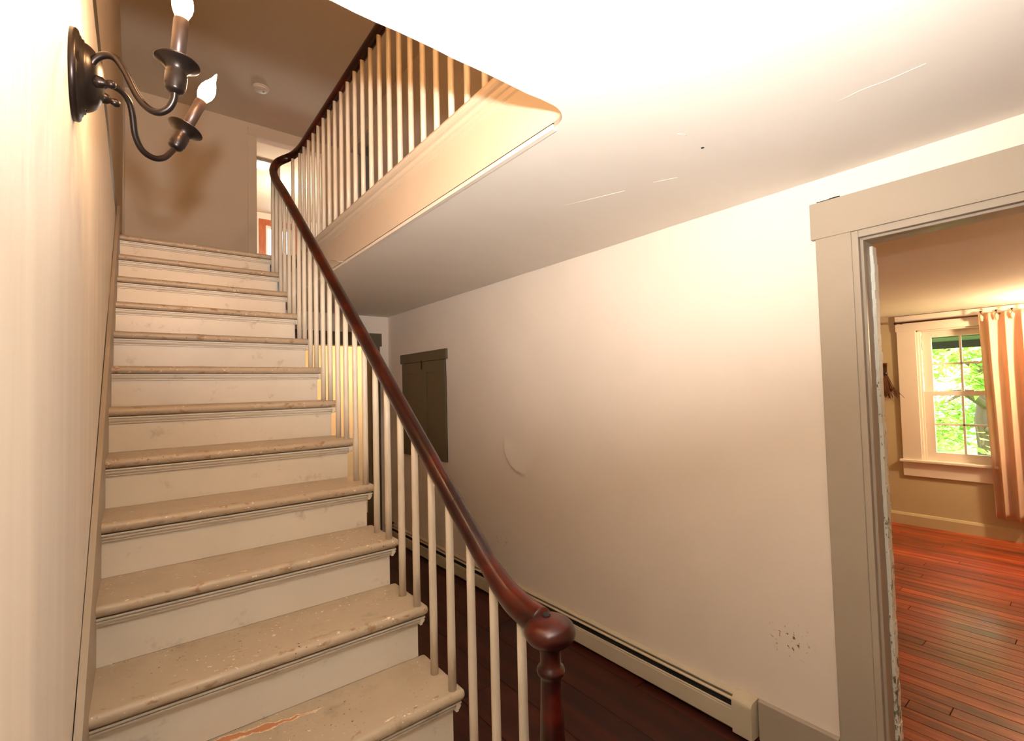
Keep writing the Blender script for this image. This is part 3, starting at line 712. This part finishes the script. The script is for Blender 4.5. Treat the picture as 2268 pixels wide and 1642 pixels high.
# ------------------------------------------------------------------ wall cupboard
cb = tag(empty('wall_cupboard', (XW, 4.15, .925)), 'olive taupe two door cupboard built into the far right wall', 'cupboard')
co_ = Matrix.Translation(-Vector(cb.location))
def cpart(o, par=None): o.data.transform(co_); o.parent = par or cb; return o
cy0, cy1, cz0, cz1 = 3.705, 4.56, .925, 1.838
cpart(box('head_casing', XW-.022, XW, cy0-.03, cy1+.04, cz1, 1.930, 'casing_dark', None, .002))
cpart(box('backing', XW-.006, XW, cy0, cy1, cz0, cz1, 'black'))
mid = (cy0+cy1)/2
for a, b in ((cy0, mid-.0025), (mid+.0025, cy1)):
    d = cpart(box('door', XW-.012, XW-.005, a, b, cz0, cz1-.004, 'casing_dark'))
    d.name = 'door'
    bm = bmesh.new(); s, t, u = .075, .10, .18
    for q in ((a, a+s, cz0, cz1-.004), (b-s, b, cz0, cz1-.004), (a+s, b-s, cz1-.004-t, cz1-.004), (a+s, b-s, cz0, cz0+u)): add_box(bm, XW-.020, XW-.0115, *q)
    cpart(bm_obj('door_frame', bm, 'casing_dark'), d)
    cpart(box('panel_molding', XW-.0135, XW-.0115, a+s+.012, b-s-.012, cz0+u+.012, cz1-.004-t-.012, 'casing_dark', None, .0008), d)
cpart(box('latch', XW-.026, XW-.02, mid-.006, mid+.006, cz1-.075, cz1+.012, 'black'))

# ------------------------------------------------------------------ bronze two-candle sconce
sc = tag(empty('wall_sconce', (XL, 1.31, 2.23)), 'oiled bronze two candle wall sconce with lit flame bulbs', 'sconce')
sI = Matrix.Translation(-Vector(sc.location))
def spart(o, par=None): o.data.transform(sI); o.parent = par or sc; return o
pc = (XL-.001, 1.31, 2.228)
plate = spart(lathe('backplate', [(.089, 0), (.089, .010), (.086, .0135), (.078, .0145), (.0765, .017), (.072, .0175), (.071, .0215), (.0665, .0225), (.0655, .026), (.062, .032), (.0555, .039), (.046, .045), (.034, .0495), (.020, .052), (0, .053)], 'bronze', None, pc, (1, 0, 0), 40))
for dy in (-.03, .02):
    spart(lathe('screw', [(.0035, .020), (.0035, .024), (.002, .026), (0, .0265)], 'bronze', None, (pc[0], pc[1]+(.002), pc[2]+(.066 if dy < 0 else -.066)), (1, 0, 0), 10), plate)
def arm(pts, hub, cup, axis, tilt):
    a = spart(sweep('arm', spline(pts, 6), .0070, 'bronze', None, 12))
    bm = bmesh.new()
    h = Vector(hub)
    add_lathe(bm, [(.011, -.012), (.012, 0), (.0105, .012), (.012, .016), (.0105, .024), (.0055, .029), (.008, .034), (.0085, .039), (.006, .045), (0, .047)], h, (1, -.35 if tilt < .1 else .35, -.05), 16)
    o = bm_obj('hub', bm, 'bronze', None, True); spart(o, a)
    A = Vector(axis).normalized(); c = Vector(cup)
    cupo = lathe('candle_cup', [(.006, -.004), (.0135, 0), (.0165, .004), (.0165, .007), (.0185, .011), (.0195, .030), (.0185, .033), (.0195, .036), (.0175, .040), (.0195, .045), (.0235, .051), (.031, .057), (.0385, .0605), (.0400, .062), (.0385, .0635), (.028, .0610), (.016, .060), (0, .060)], 'bronze', None, c, A, 32)
    spart(cupo, a)
    b0 = c + A*.058
    spart(lathe('candle_sleeve', [(.0135, 0), (.0135, .095), (.0125, .098), (.009, .0985), (0, .0985)], 'candle', None, b0, A, 20), a)
    b1 = b0 + A*.098
    return a, b1, A
a1 = [(-.0800, 1.2720, 2.204), (-.0756, 1.2623, 2.2289), (-.0670, 1.2541, 2.2465), (-.0507, 1.2455, 2.2559), (-.0342, 1.2367, 2.2484), (-.0181, 1.2228, 2.2160), (-.0013, 1.2050, 2.1709), (.0146, 1.1925, 2.1442), (.0327, 1.1829, 2.1356), (.0494, 1.1742, 2.1456), (.0580, 1.1660, 2.1634), (.0592, 1.1600, 2.1790)]
a2 = [(-.0760, 1.3290, 2.206), (-.0637, 1.3367, 2.2310), (-.0506, 1.3452, 2.2464), (-.0317, 1.3576, 2.2477), (-.0160, 1.3720, 2.2347), (-.0095, 1.3860, 2.2119), (-.0044, 1.4063, 2.1745), (.0092, 1.4228, 2.1497), (.0312, 1.4364, 2.1427), (.0511, 1.4463, 2.1523), (.0661, 1.4552, 2.1740), (.0745, 1.4610, 2.1900)]
flame = [(.007, -.006), (.0085, 0), (.013, .008), (.0175, .020), (.0190, .030), (.0178, .042), (.0135, .055), (.0085, .066), (.0048, .077), (.0025, .088), (0, .094)]
for pts, hub, cup, ax_, tl in ((a1, (-.079, 1.272, 2.207), (.0592, 1.160, 2.1765), (.070, -.005, 1.0), 0), (a2, (-.074, 1.329, 2.210), (.0745, 1.461, 2.190), (.40, 0.02, 1.0), .4)):
    a, b1, A = arm(pts, hub, cup, ax_, tl)
    o = lathe('flame_bulb', flame, 'bulb', None, b1, A, 20); spart(o, a)

# ------------------------------------------------------------------ small things
sd = tag(empty('smoke_detector', (1.04, 5.59, UCEIL)), 'round white smoke detector on the upstairs ceiling', 'smoke detector')
o = lathe('base', [(.082, 0), (.082, -.010), (.076, -.013)], 'plastic', sd, seg=32); sharp(o)
o = lathe('cover', [(.074, -.012), (.072, -.026), (.060, -.034), (.0, -.036)], 'plastic', sd, seg=32); sharp(o)
lathe('button', [(.010, -.034), (.010, -.039), (0, -.040)], 'grey', sd, (.03, 0, 0), seg=12)
pi_ = tag(empty('conduit_pipe', (XLU+.012, YUF-.012, UFL)), 'thin painted conduit running up the upstairs corner', 'pipe')
sweep('tube', [(0, 0, 0), (0, 0, UCEIL-UFL)], .006, 'upper', pi_, 8)
for z in (.9, 1.5):
    box('bracket', -.011, .009, -.002, .011, z, z+.03, 'upper', pi_, .001)
lf = tag(empty('ceiling_light', (1.40, 7.42, UCEIL)), 'small ceiling light with grey plate in the bright upstairs room', 'ceiling light')
box('plate', -.13, .13, -.13, .13, -.035, 0, 'grey', lf, .004)
lathe('dome', [(.085, -.034), (.088, -.05), (.075, -.075), (.045, -.092), (0, -.098)], 'dome', lf, seg=24)
lamp('ceiling_light_glow', 'POINT', (1.9, 8.0, UCEIL-.55), 45.0, (1.0, .87, .66), shadow_soft_size=.1)

# curtain rod, curtain
rd = tag(empty('curtain_rod', (RX-.06, .86, 2.161)), 'dark brown curtain rod above the window', 'curtain rod')
sweep('rod', [(0, .635, 0), (0, -.9, 0)], .009, 'rod', rd, 10)
lathe('finial', [(.006, 0), (.013, .008), (.015, .018), (.010, .028), (0, .032)], 'railwood', rd, (0, .63, 0), (0, 1, 0), 12)
for y in (.6,):
    box('bracket', -.004, .06, y-.008, y+.008, -.012, .004, 'railwood', rd, .001)
ct = tag(empty('curtain', (RX-.075, .55, .20)), 'peach pleated curtain hanging at the right side of the window', 'curtain')
bm = bmesh.new(); nU, nV = 120, 30; rows = []
for j in range(nV+1):
    v = j/nV; z = .015 + v*(1.975-.015); row = []
    for i in range(nU+1):
        u = i/nU; y = .30 - u*.95 + (.0 if v > .95 else .02*(1-v)*math.sin(u*9))
        amp = .012+.030*min(1, (1-v)*3+.25)
        ph = u*2*PI*9 + .5*math.sin(u*7+v*1.2)
        row.append(bm.verts.new((-.01 + amp*math.sin(ph) + .008*math.sin(ph*.5+v*3), y - .045*(1-v)*(1 if u < .3 else .6) + .006*math.cos(ph), z)))
    rows.append(row)
for a, b in zip(rows, rows[1:]):
    for i in range(nU): bm.faces.new((a[i], a[i+1], b[i+1], b[i])).smooth = True
o = bm_obj('cloth', bm, 'cloth', ct, True); md = o.modifiers.new('thick', 'SOLIDIFY'); md.thickness = .003
for i in range(9):
    # pinched pleats at the header
    y = .28 - i*.105
    bm = bmesh.new(); add_sweep(bm, [(-.022, y, 1.90), (-.036, y, 1.94), (-.030, y, 1.995)], [.010, .017, .012], 8, 1.0); bm_obj('pleat', bm, 'cloth', ct, True)
# dried bundle hanging by the window
br = tag(empty('dried_twig_bundle', (RX-.03, 1.628, 1.35)), 'dried brown twig bundle hanging on the wall beside the window', 'twig bundle')
bm = bmesh.new(); rnd = random.Random(5)
for k in range(110):
    a, b = rnd.gauss(0, .5), rnd.uniform(-.4, .6)
    add_sweep(bm, [(b*.012, a*.014, .39), (b*.01, a*.010, .27), (-.01+b*.02, a*.05, .10+rnd.random()*.05), (-.012+b*.03, a*.10+.02*rnd.uniform(-1, 1), rnd.uniform(0, .07))], [.004, .0035, .0035, .002], 5)
bm_obj('twigs', bm, 'twig', br)
lathe('binding', [(.019, .255), (.021, .262), (.021, .28), (.019, .287)], 'railwood', br, (0, 0, 0), (0, 0, 1), 12)

# ------------------------------------------------------------------ outside the window
gr = struct(box('ground', RX+.2, 40, -25, 25, -.9, -.7, 'grass'), 'green lawn outside the window', 'ground')
aw = tag(empty('porch_eave', (RX+.2, 1.0, 1.93)), 'dark green porch eave outside the top of the window', 'eave')
box('soffit', .05, .9, -2.5, 2.5, .06, .10, 'eave', aw); box('fascia', .86, .90, -2.5, 2.5, -.02, .06, 'eave', aw, .002)
def tree(loc, h, rad, n, seed, label):
    rnd = random.Random(seed); t = tag(empty('leafy_tree', loc), label, 'tree', 'trees outside the window')
    bm = bmesh.new()
    add_sweep(bm, [(0, 0, 0), (.1, .05, h*.3), (.05, -.1, h*.6), (0, 0, h*.9)], [.2, .16, .1, .03], 10)
    for k in range(9):
        z = h*rnd.uniform(.25, .7); a = rnd.uniform(0, 2*PI); r = rad*rnd.uniform(.5, .9)
        add_sweep(bm, [(0, 0, z), (r*.5*math.cos(a), r*.5*math.sin(a), z+.3), (r*math.cos(a), r*math.sin(a), z+rnd.uniform(.1, .9))], [.07, .04, .012], 6)
    bm_obj('trunk', bm, 'bark', t, True)
    vs_, fs = [], []
    cl = []
    for k in range(60):
        a = rnd.uniform(0, 2*PI); e = rnd.uniform(-1, 1); rr = rad*rnd.random()**.4
        cl.append((rr*math.cos(a)*math.sqrt(1-e*e), rr*math.sin(a)*math.sqrt(1-e*e), h*.55+e*h*.5, rnd.uniform(.3, .6)*rad*.5))
    for k in range(n):
        c = cl[k % 60]; p = Vector((rnd.gauss(c[0], c[3]*.5), rnd.gauss(c[1], c[3]*.5), rnd.gauss(c[2], c[3]*.28)))
        d = Vector((rnd.uniform(-1, 1), rnd.uniform(-1, 1), rnd.uniform(-.5, .3))).normalized(); w = d.cross(Vector((rnd.uniform(-.4, .4), rnd.uniform(-.4, .4), 1))).normalized()
        s = rnd.uniform(.07, .14); b = len(vs_); up_ = d.cross(w)*.01
        vs_ += [p-d*s, p+w*s*.42+up_, p+d*s, p-w*s*.42+up_]; fs.append((b, b+1, b+2, b+3))
    me = bpy.data.meshes.new('foliage'); me.from_pydata([tuple(v) for v in vs_], [], fs); o = link('foliage', me, 'leaf', t); o['kind'] = 'stuff'
tree((12.5, 1.6, -.8), 5.2, 2.3, 9000, 1, 'bright green leafy tree seen through the left panes of the window')
tree((15.0, -4.2, -.8), 5.6, 2.6, 9000, 2, 'bright green leafy tree seen beside the peach curtain')
tree((19.5, 4.6, -.8), 7.5, 3.4, 9000, 3, 'tall green leafy tree farther off behind the window')
